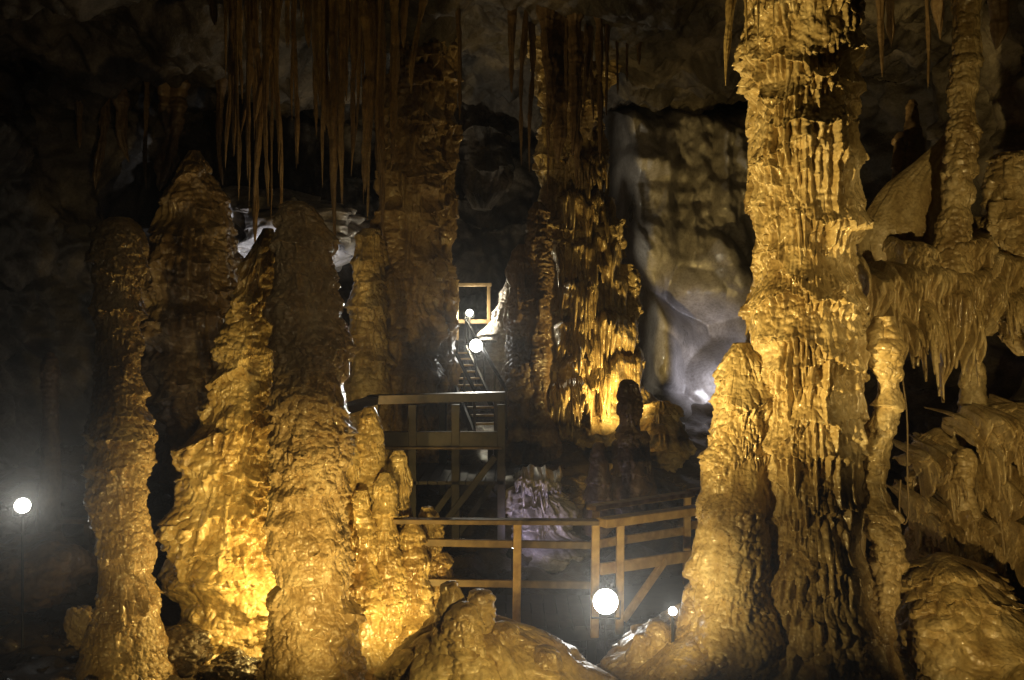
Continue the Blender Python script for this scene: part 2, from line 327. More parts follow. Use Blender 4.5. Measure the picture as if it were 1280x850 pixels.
for i, rows in enumerate([[(508, 462, 4), (518, 462, 9), (570, 464, 15), (640, 466, 20), (740, 468, 30), (830, 470, 48)],
                          [(548, 438, 4), (560, 438, 8), (620, 438, 14), (720, 440, 22), (830, 444, 40)],
                          [(562, 499, 4), (572, 499, 8), (640, 500, 12), (740, 504, 22), (830, 508, 40)],
                          [(633, 534, 4), (643, 534, 8), (700, 535, 13), (770, 535, 20), (840, 535, 36)],
                          [(590, 482, 3), (602, 482, 7), (680, 483, 12), (760, 484, 18), (840, 484, 26)],
                          [(650, 516, 3), (662, 516, 7), (720, 517, 12), (780, 518, 20), (840, 518, 32)],
                          [(690, 552, 3), (700, 552, 7), (740, 552, 11), (800, 552, 18), (840, 552, 26)],
                          [(612, 452, 3), (622, 452, 7), (700, 454, 13), (780, 456, 22), (840, 456, 30)]]):
    column('spire', rows, 8.6+[0, -.12, .1, .05, -.25, -.15, 0, -.35][i], M['gold'], E, 30+i, 200, 520, ntier=14, amp=.035, L=.08, drip=.12, ff=12, flute=.012, nod=.05, nsc=13, lump=.36, lf=3, fine=(14, .02, .07, 28))
mo = empty('flowstone_mound', P(600, 870, 6.7)); mo.location.z = float(floor_z(-.2, 6.7))
tag(mo, 'low golden brown mound with stubby tips at the bottom centre, below the railing', 'mound')
column('mound_body', [(764, 584, 8), (768, 586, 22), (778, 592, 44), (796, 604, 70), (818, 612, 92), (850, 616, 112), (900, 616, 130)], 6.75, M['gold'], mo, 41, 460, 400, ntier=5, amp=.035, L=.1, drip=.08, flute=.0, nod=.055, nsc=9, lump=.3, lf=2.8, und=.3, fine=(8, .02, .06, 24))
humps = [(726, 564, .42, -.05), (736, 599, .48, -.02), (752, 581, .5, -.15), (776, 630, .6, .0), (790, 542, .6, .0), (808, 676, .7, -.05), (812, 516, .7, -.05)]
for i, (tp, cx, k, dy) in enumerate(humps):
    column('stub', [(tp, cx, 5*k), (tp+3, cx, 14*k), (tp+12, cx, 23*k), (tp+34, cx+1, 33*k), (tp+70, cx+3, 52*k), (tp+110, cx+3, 74*k)], 6.6+dy, M['gold'], mo, 450+i, 160, 200, ntier=5, amp=.02, L=.06, drip=.06, flute=.003, nod=.04, nsc=12, lump=.35, lf=3.5, foot=False, fine=(7, .014, .05, 30))
mo2 = empty('flowstone_mound', P(840, 870, 7.1)); mo2.location.z = float(floor_z(1.2, 7.1))
tag(mo2, 'sloping knobbly brown mound at the left foot of the massive column', 'mound')
column('mound_body', [(748, 880, 8), (766, 872, 30), (796, 856, 58), (828, 840, 84), (880, 828, 112)], 7.1, M['popcorn'], mo2, 51, 380, 340, ntier=6, amp=.05, L=.1, drip=.08, flute=.005, nod=.1, nsc=8, lump=.45, fine=(12, .03, .06, 28))
for i, rows in enumerate([[(722, 872, 3), (732, 872, 8), (780, 870, 18), (810, 870, 22)], [(776, 822, 3), (786, 822, 8), (810, 822, 14), (830, 822, 18)], [(792, 800, 3), (800, 800, 8), (830, 800, 14), (850, 800, 18)]]):
    column('stub', rows, 7.0, M['popcorn'], mo2, 55+i, 100, 140, ntier=3, amp=.03, L=.08, drip=.08, nod=.03, nsc=15, lump=.3, lf=4, foot=False)

# ------------------------------------------------------------------ right-hand formations
tag(column('cave_column', [(-80, 1205, 16), (0, 1205, 15), (60, 1210, 11), (110, 1205, 15), (200, 1203, 15), (260, 1197, 13), (310, 1192, 17), (350, 1190, 24)], 7.6, M['tan'], None, 61, 220, 640, ntier=16, amp=.035, L=.08, drip=.09, flute=.005, nod=.04, nsc=14, lump=.3, lf=3, head=True, foot=False, fine=(16, .018, .06, 34)),
    'slender brown column at the upper right, rising from the hanging drapery', 'column')
dr = empty('flowstone_drapery', P(1185, 400, 8.2))
tag(dr, 'fan of hanging flowstone drapery with ragged fringe at right, beneath the slender column', 'drapery')
column('leaning_sheet', [(166, 1186, 4), (184, 1180, 15), (230, 1152, 44), (285, 1134, 62), (340, 1140, 64), (380, 1158, 50), (420, 1165, 30)], 8.1, M['tan'], dr, 62, 320, 420, flute=.03, ff=22, lump=.08, nod=.0, ell=.4, foot=False, rough=.006, rip=0)
column('canopy', [(272, 1222, 14), (296, 1210, 44), (325, 1196, 66), (360, 1190, 74), (395, 1190, 62), (420, 1195, 40)], 8.2, M['tan'], dr, 63, 340, 300, lips=[(320, .07), (345, .1), (375, .1)], ntier=2, amp=.05, L=.1, drip=.35, ff=14, flute=.03, nod=.06, nsc=11, lump=.35, ell=.6, foot=False, fine=(10, .03, .1, 28))
curtain('fringe', [1096, 1150, 1200, 1280], [332, 316, 314, 304], [420, 444, 428, 388], 7.75, .4, M['tan'], dr, 64, 52, 78)
curtain('fringe', [1074, 1105, 1145], [308, 328, 340], [414, 430, 422], 7.5, .1, M['tan'], dr, 65, 42, 24)
curtain('fringe', [1116, 1160, 1240], [292, 304, 290], [348, 364, 350], 7.8, .35, M['tan'], dr, 164, 38, 58)
tag(column('flowstone', [(190, 1270, 8), (212, 1272, 20), (270, 1270, 28), (320, 1276, 34), (380, 1286, 30), (420, 1292, 20), (445, 1294, 8)], 7.9, M['tan'], None, 66, 280, 500, ntier=12, amp=.08, L=.09, drip=.2, ff=12, flute=.02, nod=.06, lump=.35, foot=False, fine=(12, .025, .08, 30)),
    'lumpy hanging flowstone at the upper right edge, beside the slender column', 'flowstone')
tag(column('stalagmite', [(448, 1218, 3), (458, 1218, 8), (500, 1216, 12), (540, 1214, 15), (580, 1212, 20), (640, 1212, 24)], 8.2, M['tan'], None, 67, 120, 300, ntier=7, amp=.03, L=.08, drip=.08, nod=.03, lump=.3, fine=(8, .015, .06, 34)),
    'small pointed stalagmite standing in the dark hollow beneath the drapery at right', 'stalagmite')
tag(column('stalagmite', [(560, 1208, 3), (570, 1208, 8), (620, 1206, 11), (680, 1208, 12), (740, 1206, 15), (860, 1206, 24)], 7.65, M['tan'], None, 167, 140, 420, ntier=12, amp=.03, L=.06, drip=.08, flute=.004, nod=.04, nsc=13, lump=.4, lf=3.4, fine=(12, .018, .05, 32)),
    'slim knobbly stalagmite between the brown stump and the dripping block', 'stalagmite')
bl = empty('flowstone', P(1258, 870, 7.9)); tag(bl, 'thick dripping flowstone block at the right edge, lower half', 'flowstone')
column('core', [(502, 1266, 8), (508, 1262, 22), (524, 1256, 32), (560, 1256, 28), (640, 1258, 30), (700, 1260, 28), (760, 1262, 30), (870, 1264, 52)], 8.0, M['tan'], bl, 68, 420, 700, lips=[(515, .06, .1), (745, .12, .3), (775, .1, .2)], ntier=8, amp=.06, L=.1, drip=.2, ff=14, flute=.02, nod=.06, nsc=12, lump=.22, lf=2.4, fpm=15, fine=(24, .035, .1, 26), brk=1.0)
curtain('fringe', [1204, 1240, 1300], [520, 506, 508], [560, 574, 566], 7.78, .3, M['tan'], bl, 201, 46, 28)
curtain('fringe', [1214, 1245, 1300], [574, 566, 568], [624, 640, 632], 7.74, .32, M['tan'], bl, 202, 56, 24)
curtain('fringe', [1218, 1250, 1300], [640, 636, 640], [690, 706, 698], 7.7, .3, M['tan'], bl, 203, 50, 22)
sp_ = empty('flowstone', P(1168, 870, 8.1)); tag(sp_, 'shadowed brown flowstone stump between the massive column and the dripping block', 'flowstone')
column('core', [(534, 1180, 5), (542, 1178, 14), (560, 1172, 18), (600, 1167, 18), (640, 1166, 20), (690, 1165, 20), (740, 1165, 28), (870, 1165, 60)], 8.2, M['tan'], sp_, 69, 340, 620, lips=[(550, .06, .1), (735, .12, .25)], ntier=8, amp=.06, L=.1, drip=.2, ff=14, flute=.02, nod=.06, lump=.3, lf=2.4, fpm=15, fine=(20, .035, .1, 26), brk=1.0)
curtain('fringe', [1136, 1166, 1198], [564, 546, 556], [598, 610, 600], 7.98, .26, M['tan'], sp_, 204, 42, 18)
curtain('fringe', [1138, 1166, 1196], [620, 610, 616], [668, 684, 672], 7.94, .26, M['tan'], sp_, 205, 50, 17)
tag(column('flowstone_mound', [(692, 1178, 5), (704, 1183, 24), (738, 1194, 50), (790, 1202, 70), (880, 1206, 94)], 7.2, M['gold'], None, 70, 440, 520, ntier=16, amp=.06, L=.05, drip=.06, ff=8, flute=.005, nod=.15, nsc=6, lump=.4, lf=2.4, fine=(14, .02, .06, 24)),
    'rounded scalloped brown mound in the lower right corner', 'mound')
for i, (rows, lab) in enumerate([([(124, 1140, 2), (134, 1140, 6), (180, 1142, 8), (240, 1144, 11), (300, 1146, 15)], 'taller of two dim stubby stalagmites above the drapery, beside the massive column'), ([(165, 1126, 2), (173, 1126, 5), (210, 1126, 7), (260, 1128, 10), (310, 1130, 13)], 'shorter of two dim stubby stalagmites above the drapery, beside the massive column')]):
    tag(column('stalagmite', rows, 8.8, M['brown'], None, 71+i, 90, 200, ntier=5, amp=.02, L=.1, drip=.08, nod=.02, lump=.25, foot=False), lab, 'stalagmite', 'stubby stalagmites above the drapery')
column_specs = [
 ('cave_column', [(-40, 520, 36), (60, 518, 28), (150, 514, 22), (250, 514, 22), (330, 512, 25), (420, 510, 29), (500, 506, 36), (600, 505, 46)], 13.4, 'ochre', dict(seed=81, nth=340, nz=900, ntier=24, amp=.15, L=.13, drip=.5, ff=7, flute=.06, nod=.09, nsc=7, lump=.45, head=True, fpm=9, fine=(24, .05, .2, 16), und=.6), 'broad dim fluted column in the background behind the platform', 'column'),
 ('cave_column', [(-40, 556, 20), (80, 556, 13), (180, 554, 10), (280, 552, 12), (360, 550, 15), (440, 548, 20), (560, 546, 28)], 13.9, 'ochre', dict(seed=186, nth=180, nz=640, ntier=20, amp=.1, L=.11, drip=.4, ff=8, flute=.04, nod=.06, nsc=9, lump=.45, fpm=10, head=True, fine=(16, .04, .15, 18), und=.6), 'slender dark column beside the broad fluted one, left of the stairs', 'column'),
 ('stalagmite', [(285, 462, 4), (300, 462, 11), (360, 460, 16), (440, 460, 22), (520, 460, 26), (620, 460, 30)], 12.9, 'tan', dict(seed=82, nth=200, nz=480, ntier=14, amp=.07, L=.12, drip=.25, ff=9, flute=.03, nod=.06, nsc=9, lump=.35, fpm=10, fine=(14, .04, .12, 20)), 'slim fluted stalagmite behind the platform corner, right of the tall knobbly one', 'stalagmite'),
 ('cave_column', [(-40, 688, 26), (80, 690, 16), (180, 690, 11), (280, 690, 11), (360, 690, 12), (440, 690, 15), (520, 690, 21), (560, 690, 28)], 14.5, 'tan', dict(seed=183, nth=220, nz=760, ntier=20, amp=.11, L=.11, drip=.4, ff=7, flute=.05, nod=.08, nsc=8, lump=.5, fpm=10, head=True, fine=(20, .05, .15, 18)), 'slender ragged column fused to the left side of the layered column', 'column'),
 ('stalagmite', [(330, 782, 4), (342, 782, 9), (400, 780, 14), (470, 778, 20), (520, 778, 26), (560, 778, 32)], 14.5, 'tan', dict(seed=184, nth=220, nz=460, ntier=12, amp=.12, L=.11, drip=.4, ff=7, flute=.05, nod=.08, nsc=8, lump=.5, fpm=10, fine=(14, .05, .15, 18)), 'ragged dripping stalagmite fused to the right side of the layered column', 'stalagmite'),
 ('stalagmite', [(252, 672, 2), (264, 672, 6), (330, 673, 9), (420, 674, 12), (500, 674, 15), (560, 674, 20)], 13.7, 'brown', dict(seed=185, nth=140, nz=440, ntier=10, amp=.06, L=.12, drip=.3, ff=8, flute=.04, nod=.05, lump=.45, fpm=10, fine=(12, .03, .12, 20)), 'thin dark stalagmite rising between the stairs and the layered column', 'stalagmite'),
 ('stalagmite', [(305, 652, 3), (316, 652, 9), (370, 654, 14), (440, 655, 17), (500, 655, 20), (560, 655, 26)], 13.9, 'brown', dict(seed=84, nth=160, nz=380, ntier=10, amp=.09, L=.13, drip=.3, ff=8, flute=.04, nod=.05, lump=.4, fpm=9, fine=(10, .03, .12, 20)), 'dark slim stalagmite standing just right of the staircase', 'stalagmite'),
 ('stalagmite', [(348, 636, 2), (356, 636, 4), (378, 632, 9), (395, 628, 11), (420, 620, 18), (450, 617, 26)], 15.8, 'lilac', dict(seed=85, nth=120, nz=240, ntier=6, amp=.08, L=.1, drip=.2, ff=8, flute=.03, nod=.04, lump=.35, fpm=9), 'small pale pointed stalagmite lit beside the stair lamps', 'stalagmite'),
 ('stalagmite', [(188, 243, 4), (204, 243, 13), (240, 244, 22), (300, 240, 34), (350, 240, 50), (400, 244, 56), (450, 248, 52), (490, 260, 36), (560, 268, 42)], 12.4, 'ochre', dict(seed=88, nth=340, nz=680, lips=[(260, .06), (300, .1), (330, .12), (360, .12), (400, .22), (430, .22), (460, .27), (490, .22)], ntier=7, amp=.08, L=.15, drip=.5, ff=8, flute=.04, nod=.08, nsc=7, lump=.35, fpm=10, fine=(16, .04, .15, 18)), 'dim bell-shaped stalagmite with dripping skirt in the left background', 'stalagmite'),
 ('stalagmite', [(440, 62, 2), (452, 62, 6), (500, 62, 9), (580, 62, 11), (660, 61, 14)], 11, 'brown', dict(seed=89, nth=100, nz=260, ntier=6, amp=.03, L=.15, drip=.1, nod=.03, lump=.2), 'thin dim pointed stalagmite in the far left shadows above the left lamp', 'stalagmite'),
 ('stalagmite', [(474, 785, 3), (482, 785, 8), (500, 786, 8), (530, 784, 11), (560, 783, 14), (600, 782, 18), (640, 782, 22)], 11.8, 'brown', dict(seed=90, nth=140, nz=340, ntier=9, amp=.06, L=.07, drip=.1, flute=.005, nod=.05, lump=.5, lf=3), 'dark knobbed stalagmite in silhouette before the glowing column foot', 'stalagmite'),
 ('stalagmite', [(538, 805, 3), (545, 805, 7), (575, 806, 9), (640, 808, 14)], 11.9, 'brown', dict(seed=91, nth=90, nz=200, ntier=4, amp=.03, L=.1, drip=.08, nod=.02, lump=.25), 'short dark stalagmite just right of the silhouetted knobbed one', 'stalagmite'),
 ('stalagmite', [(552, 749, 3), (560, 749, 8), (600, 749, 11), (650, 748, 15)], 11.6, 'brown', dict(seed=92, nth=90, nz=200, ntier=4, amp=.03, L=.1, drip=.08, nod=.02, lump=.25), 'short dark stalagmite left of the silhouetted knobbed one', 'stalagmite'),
 ('flowstone_mound', [(500, 826, 4), (510, 826, 9), (540, 828, 14), (580, 830, 22)], 13.6, 'tan', dict(seed=94, nth=180, nz=280, ntier=8, amp=.1, L=.1, drip=.3, ff=7, flute=.05, nod=.07, nsc=9, lump=.5, fpm=12, fine=(6, .04, .15, 22)), 'small yellow-brown mound beside the glowing column foot', 'mound'),
 ('cave_column', [(-40, 600, 40), (80, 604, 36), (160, 606, 26), (230, 606, 22), (262, 604, 8)], 16.8, 'grey', dict(seed=95, nth=200, nz=400, ntier=8, amp=.15, L=.25, drip=.6, ff=6, flute=.08, lump=.4, head=True, foot=False, fpm=6), 'dark blunt rock pendant hanging above the staircase landing', 'rock pendant'),
 ('flowstone', [(240, 340, 16), (254, 344, 60), (280, 348, 86), (310, 350, 92), (335, 350, 66), (352, 350, 20)], 16.2, 'lilac', dict(seed=96, nth=320, nz=360, ntier=5, amp=.2, L=.2, drip=.6, ff=5, flute=.1, nod=.2, nsc=3, lump=.5, lf=1.3, fpm=6, foot=False, ell=1.3), 'cold white flowstone lit far behind the tops of the left stalagmites', 'flowstone'),
]
for nm, rows, Y, mt, kw, lab, cat in column_specs:
    tag(column(nm, rows, Y, M[mt], None, **kw), lab, cat)
J = empty('cave_column', P(740, 570, 14.6)); tag(J, 'distant layered column glowing yellow at its foot, right of the stairs', 'column')
column('trunk', [(-40, 722, 50), (60, 722, 30), (150, 722, 22), (250, 726, 23), (320, 730, 25), (360, 732, 26), (410, 738, 32), (460, 744, 36), (500, 748, 44), (560, 750, 62)], 14.6, M['tan'], J, 83, 380, 950, lips=[(140, .14), (180, .16), (215, .16), (245, .16), (275, .2), (305, .22), (335, .16), (500, .22), (525, .2)], ntier=12, amp=.1, L=.12, drip=.5, ff=6, flute=.05, nod=.11, nsc=7, lump=.5, head=True, fpm=9, fine=(30, .07, .2, 15), brk=1.3, und=.6)
for i, (pxs, tp, bt) in enumerate([([698, 728, 762], [196, 182, 192], [226, 236, 228]), ([694, 732, 770], [248, 234, 246], [284, 296, 288]), ([690, 735, 778], [300, 282, 296], [338, 352, 342]), ([696, 735, 786], [350, 330, 344], [386, 400, 388]), ([692, 745, 798], [400, 378, 392], [432, 452, 438]), ([698, 750, 806], [446, 430, 440], [484, 500, 488]), ([680, 722, 758], [478, 466, 474], [516, 528, 518])]):
    curtain('fringe', pxs, tp, bt, 14.35-.05*i, .5, M['tan'], J, 210+i*7, 32, 18, 420, 120, .7)
vm = empty('flowstone_mound', P(676, 674, 11.4)); tag(vm, 'low violet-lit fringed flowstone in the pit behind the railing', 'mound')
column('core', [(600, 662, 3), (608, 664, 9), (622, 670, 16), (644, 675, 22), (674, 676, 36)], 11.45, M['lilac'], vm, 93, 300, 340, lips=[(616, .1), (636, .14), (652, .12)], ntier=3, amp=.08, L=.09, drip=.3, ff=10, flute=.05, nod=.08, nsc=9, lump=.7, lf=3, fpm=13, fine=(8, .04, .15, 24))
curtain('fringe', [644, 672, 702], [594, 586, 596], [608, 616, 610], 11.2, .2, M['lilac'], vm, 260, 22, 16, 420, 120, .5)
# the broad pale wall of folds and bulges
nu, nv = 560, 800
U, Vv = np.meshgrid(np.linspace(0, 1, nu), np.linspace(0, 1, nv))
Yk = 16.8
px = 765+205*U+30*vn(Vv*3, 0*Vv, 0*Vv, 5); py = 110+460*Vv
wx_ = (px-640)/F*Yk; wz_ = CZ-(py-425)/F*Yk
q1 = wx_+.35*wz_+.5*fbm(wx_*.7, 0*wx_, wz_*.7, 2, 71); q2 = wz_+.5*fbm(wx_*.7+5, 0*wx_, wz_*.7, 2, 70)
w1 = worley(q1*.9, 0*q1+.5, q2*.62, 72); w2 = worley(q1*1.7, 0*q1+.5, q2*1.1, 73)
lowm = sst((py-260)/120)
hi = 1-lowm
off = -1.5*np.clip(1-.85*w1**2, 0, 1)*(.4+.6*lowm)-.45*np.clip(1-.8*w2**2, 0, 1)-(.12+.25*hi)*fbm(wx_*1.3, 0*wx_, wz_*1.1, 3, 74)
off += -hi*(.35*np.abs(fbm(wx_*1.6, 0*wx_, wz_*1.2, 4, 76))+.1*np.clip(vn(wx_*7, 0*wx_, wz_*.8, 77), 0, 1)+.05*fbm(wx_*6, 0*wx_, wz_*5, 3, 79))
off = np.stack([smooth(r_, 3) for r_ in off.T]).T; off = np.stack([smooth(r_, 3) for r_ in off])
edge = np.clip(1-np.minimum(np.minimum(U, 1-U)*6, Vv*6), 0, 1)
W = np.stack([wx_, Yk+off+2.4*edge**2-.8*np.clip(Vv-.6, 0, 1), wz_], -1)
bs = np.array(P(860, 560, Yk))
tag(link('flowstone', grid_mesh('flowstone', W-bs, False), M['lilac'], bs), 'broad pale grey wall of folds and rounded bulges left of the massive column', 'flowstone')

# ------------------------------------------------------------------ stalactites
ORD = ['first', 'second', 'third', 'fourth', 'fifth', 'sixth', 'seventh', 'eighth', 'ninth', 'tenth', 'eleventh', 'twelfth', 'thirteenth', 'fourteenth', 'fifteenth', 'sixteenth', 'seventeenth', 'eighteenth', 'nineteenth', 'twentieth']
def stalactite(px, tip, half, Y, seed, mat, label, group):
    x = (px-640)/F*Y; zt = CZ-(tip-425)/F*Y; top = float(ceil_z(x, Y))+.3; r = half/F*Y
    nz = 220; nth = 36
    t = np.linspace(0, 1, nz); zz = top+(zt-top)*t
    rr = r*(1.35-.8*t)*np.clip((1-t)*7, 0.03, 1)**.6*(1+.45*fbm(zz*4, 0*zz, 0*zz+seed, 4, seed))+r*.9*np.exp(-t*12)
    th = np.linspace(0, 2*math.pi, nth, endpoint=False)
    TH, ZZ = np.meshgrid(th, zz)
    rad = rr[:, None]*(1+.45*vn(np.cos(TH)*1.8+seed, np.sin(TH)*1.8, ZZ*.9, seed)+.25*vn(np.cos(TH)*3, np.sin(TH)*3, ZZ*7, seed+1))
    wx_ = 1.8*r*vn(zz*.9+seed*2.2, 0*zz, 0*zz, 5)
    V = np.stack([np.cos(TH)*rad+wx_[:, None], np.sin(TH)*rad+.5*wx_[:, None], ZZ-top], -1)
    return tag(link('stalactite', grid_mesh('stalactite', V, True, True), M[mat], (x, Y, top)), label, 'stalactite', group)
rv = random.Random(31)
def words(lst, fmt, group, mat, k=1.0, dt=0, jit=0):
    lst = sorted((px+rv.uniform(-jit, jit), tip, h, Y) for px, tip, h, Y in lst)
    for i, (px, tip, h, Y) in enumerate(lst):
        stalactite(px, tip+dt*rv.uniform(-1, .6), h*k*rv.choice([.5, .7, .9, 1.1, 1.4, 2.0]), Y, int(px*7+tip) % 997, mat, fmt % ORD[i], group)
words([(287, 100, 3, 10.4), (292, 195, 4, 10.6), (298, 232, 4, 10.3), (304, 130, 4, 10.5), (311, 262, 5, 10.5), (319, 175, 4, 10.9), (322, 312, 5, 10.7), (328, 150, 5, 10.4), (334, 258, 4, 10.2), (341, 90, 5, 10.6), (345, 216, 4, 10.4), (351, 306, 4, 10.8), (358, 60, 4, 10.5), (366, 150, 3, 10.6), (372, 205, 4, 10.9), (380, 60, 3, 10.5), (300, 250, 4, 10.8), (315, 225, 4, 10.2), (337, 275, 4, 10.9), (348, 195, 4, 10.3)],
      '%s from left in the curtain of long thin stalactites above the golden stalagmite', 'long thin stalactite curtain', 'red', .72, 0, 3)
words([(395, 130, 4, 9.9), (401, 235, 5, 9.6), (407, 165, 5, 9.9), (415, 328, 7, 9.7), (423, 255, 5, 9.5), (430, 130, 5, 9.8), (437, 70, 3, 9.9), (411, 210, 4, 10.1), (419, 290, 4, 10.0)],
      '%s from left in the bunch of brown stalactites over the tall knobbly stalagmite', 'brown stalactite bunch', 'red', .85, 0, 2)
words([(444, 100, 4, 10.6), (450, 255, 4, 10.4), (457, 185, 5, 10.3), (463, 275, 5, 10.8), (469, 120, 4, 10.5), (475, 298, 6, 10.6), (482, 210, 5, 10.2), (489, 135, 5, 10.7), (495, 160, 4, 10.4), (503, 60, 4, 10.4), (460, 240, 4, 10.1), (471, 265, 4, 10.2)],
      '%s from left in the bunch of stalactites above the slim fluted stalagmite', 'stalactites above the platform corner', 'red', .8, 0, 3)
rg = random.Random(12)
words([(287+i*9.0+rg.uniform(-4, 4), rg.choice([30, 60, 90, 130, 170, 210]), rg.uniform(1.5, 3), 11.2+rg.uniform(0, .5)) for i in range(11)],
      '%s from left in the rear row of the long thin stalactite curtain', 'rear row of the long thin curtain', 'red')
words([(396+i*11+rg.uniform(-4, 4), rg.choice([30, 60, 120, 170, 220]), rg.uniform(1.5, 3.2), 11.3+rg.uniform(0, .5)) for i in range(10)],
      '%s from left in the rear row of stalactites between knobbly stalagmite and broad fluted column', 'rear row above the platform corner', 'red')
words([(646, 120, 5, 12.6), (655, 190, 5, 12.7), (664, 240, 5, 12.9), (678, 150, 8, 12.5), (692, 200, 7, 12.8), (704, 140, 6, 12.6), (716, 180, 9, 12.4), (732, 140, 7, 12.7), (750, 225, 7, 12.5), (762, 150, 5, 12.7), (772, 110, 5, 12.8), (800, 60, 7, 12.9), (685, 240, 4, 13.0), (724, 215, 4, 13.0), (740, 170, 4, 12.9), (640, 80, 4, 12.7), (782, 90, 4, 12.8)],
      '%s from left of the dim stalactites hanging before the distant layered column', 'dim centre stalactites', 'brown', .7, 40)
words([(914, 108, 4, 6.7), (930, 70, 5, 6.6), (948, 55, 4, 6.5), (968, 48, 5, 6.45)],
      '%s from left of the short yellow stalactites against the top of the massive column', 'short stalactites at the massive column', 'tan')
stalactite(523, 118, 5, 10, 5, 'red', 'lone slender stalactite with free space on both sides, left of top centre', None)
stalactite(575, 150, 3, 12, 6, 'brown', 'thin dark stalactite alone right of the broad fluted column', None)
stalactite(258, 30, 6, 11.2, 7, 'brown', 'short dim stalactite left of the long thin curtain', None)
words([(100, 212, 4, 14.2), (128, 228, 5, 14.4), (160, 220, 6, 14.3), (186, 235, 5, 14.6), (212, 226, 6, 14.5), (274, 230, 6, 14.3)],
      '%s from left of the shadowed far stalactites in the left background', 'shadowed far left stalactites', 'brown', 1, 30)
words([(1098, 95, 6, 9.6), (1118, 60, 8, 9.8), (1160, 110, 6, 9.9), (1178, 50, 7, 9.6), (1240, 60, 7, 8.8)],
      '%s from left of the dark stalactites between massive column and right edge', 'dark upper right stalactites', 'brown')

# ------------------------------------------------------------------ rocks
def boulder(px, py, Y, r, seed, label, mat='mud', sq=(1, 1, .7)):
    bm = bmesh.new(); bmesh.ops.create_icosphere(bm, subdivisions=6, radius=1)
    co = np.array([v.co[:] for v in bm.verts])
    d = 1+.4*fbm(co[:, 0]*1.1+seed, co[:, 1]*1.1, co[:, 2]*1.1, 4, seed)+.1*fbm(co[:, 0]*5, co[:, 1]*5, co[:, 2]*5, 4, seed)+.08*(.5-worley(co[:, 0]*4, co[:, 1]*4, co[:, 2]*4, seed))
    co = co*d[:, None]*r*np.array(sq)
    for v, c in zip(bm.verts, co): v.co = c
    for f in bm.faces: f.smooth = True
    me = bpy.data.meshes.new('boulder'); bm.to_mesh(me); bm.free()
    p = P(px, py, Y); p.z = max(p.z, float(floor_z(p.x, Y))+.05)
    return tag(link('boulder', me, M[mat], p), label, 'boulder', 'boulders at the foot of the left stalagmites')
boulder(228, 812, 8.3, .28, 1, 'dark rounded boulder between the leftmost and the golden stalagmite, rearmost one')
boulder(285, 842, 7.7, .26, 2, 'wet brown boulder in front of the golden stalagmite foot')
boulder(98, 780, 8.3, .12, 5, 'upright stubby rock against the left foot of the leftmost stalagmite', 'popcorn', (1, 1, 1.6))
boulder(30, 720, 9.5, .5, 6, 'big shadowed boulder behind the left lamp post', 'brown', (1.2, 1, .8))
bm = bmesh.new(); rr_ = random.Random(3)
for i in range(90):
    x, y = rr_.uniform(-5.2, -2.9), rr_.uniform(6.6, 9.4); s = rr_.uniform(.02, .09)*rr_.random()+.015
    g = bmesh.ops.create_icosphere(bm, subdivisions=3, radius=s)['verts']
    z = float(floor_z(x, y)); k = rr_.random()*50; sx, sy = rr_.uniform(.8, 1.6), rr_.uniform(.7, 1.3)
    for v in g:
        q = v.co.copy(); q = q*(1+.6*float(fbm(q.x/s*.8+k, q.y/s*.8, q.z/s*.8, 3, 3))); v.co = Vector((q.x*sx, q.y*sy, q.z*.7))+Vector((x, y, z-.02))
me = bpy.data.meshes.new('rubble'); bm.to_mesh(me); bm.free()
for f in me.polygons: f.use_smooth = True
tag(link('rubble', me, M['mud'], (0, 0, 0)), 'wet loose rubble strewn over the floor at lower left', 'rubble', None, 'stuff')

# ------------------------------------------------------------------ timber
def beam_bm(bm, p0, p1, w, h):
    p0, p1 = Vector(p0), Vector(p1); d = p1-p0; l = d.length
    r = bmesh.ops.create_cube(bm, size=1)['verts']
    q = d.to_track_quat('X', 'Z').to_matrix().to_4x4()
    for v in r: v.co = q @ Vector((v.co.x*l, v.co.y*w, v.co.z*h)) + (p0+p1)/2
def beam(name, p0, p1, w, h, mat, parent):
    mid = (Vector(p0)+Vector(p1))/2
    bm = bmesh.new(); beam_bm(bm, Vector(p0)-mid, Vector(p1)-mid, w, h)
    bmesh.ops.bevel(bm, geom=bm.edges[:], offset=.006, segments=1, affect='EDGES')
    me = bpy.data.meshes.new(name); bm.to_mesh(me); bm.free()
    return link(name, me, M[mat], mid, parent)
def planks(name, A0, B0, A1, B1, n, mat, parent, th=.04):
    mid = (Vector(A0)+Vector(B1))/2
    bm = bmesh.new()
    for i in range(n):
        t = (i+.5)/n
        a = Vector(A0).lerp(Vector(B0), t)-mid; b = Vector(A1).lerp(Vector(B1), t)-mid
        w = (Vector(B0)-Vector(A0)).length/n*.92
        beam_bm(bm, a, b, w, th)
    me = bpy.data.meshes.new(name); bm.to_mesh(me); bm.free()
    return link(name, me, M[mat], mid, parent)
dz = .02
walk = empty('wooden_walkway', (.4, 8.9, -.3)); tag(walk, 'dark plank walkway behind the near railing, running to the massive column', 'walkway')
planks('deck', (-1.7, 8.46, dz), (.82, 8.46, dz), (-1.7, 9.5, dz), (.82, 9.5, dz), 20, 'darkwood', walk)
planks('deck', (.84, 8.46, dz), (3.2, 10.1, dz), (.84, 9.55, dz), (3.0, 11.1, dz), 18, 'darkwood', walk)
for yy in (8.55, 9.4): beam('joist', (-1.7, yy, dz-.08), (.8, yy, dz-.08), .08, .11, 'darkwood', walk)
for x_, y_ in ((-1.5, 8.6), (-.2, 8.6), (.75, 8.6), (.75, 9.4), (-.2, 9.4), (2.0, 9.5)): beam('support', (x_, y_, -.6), (x_, y_, dz-.14), .09, .09, 'darkwood', walk)
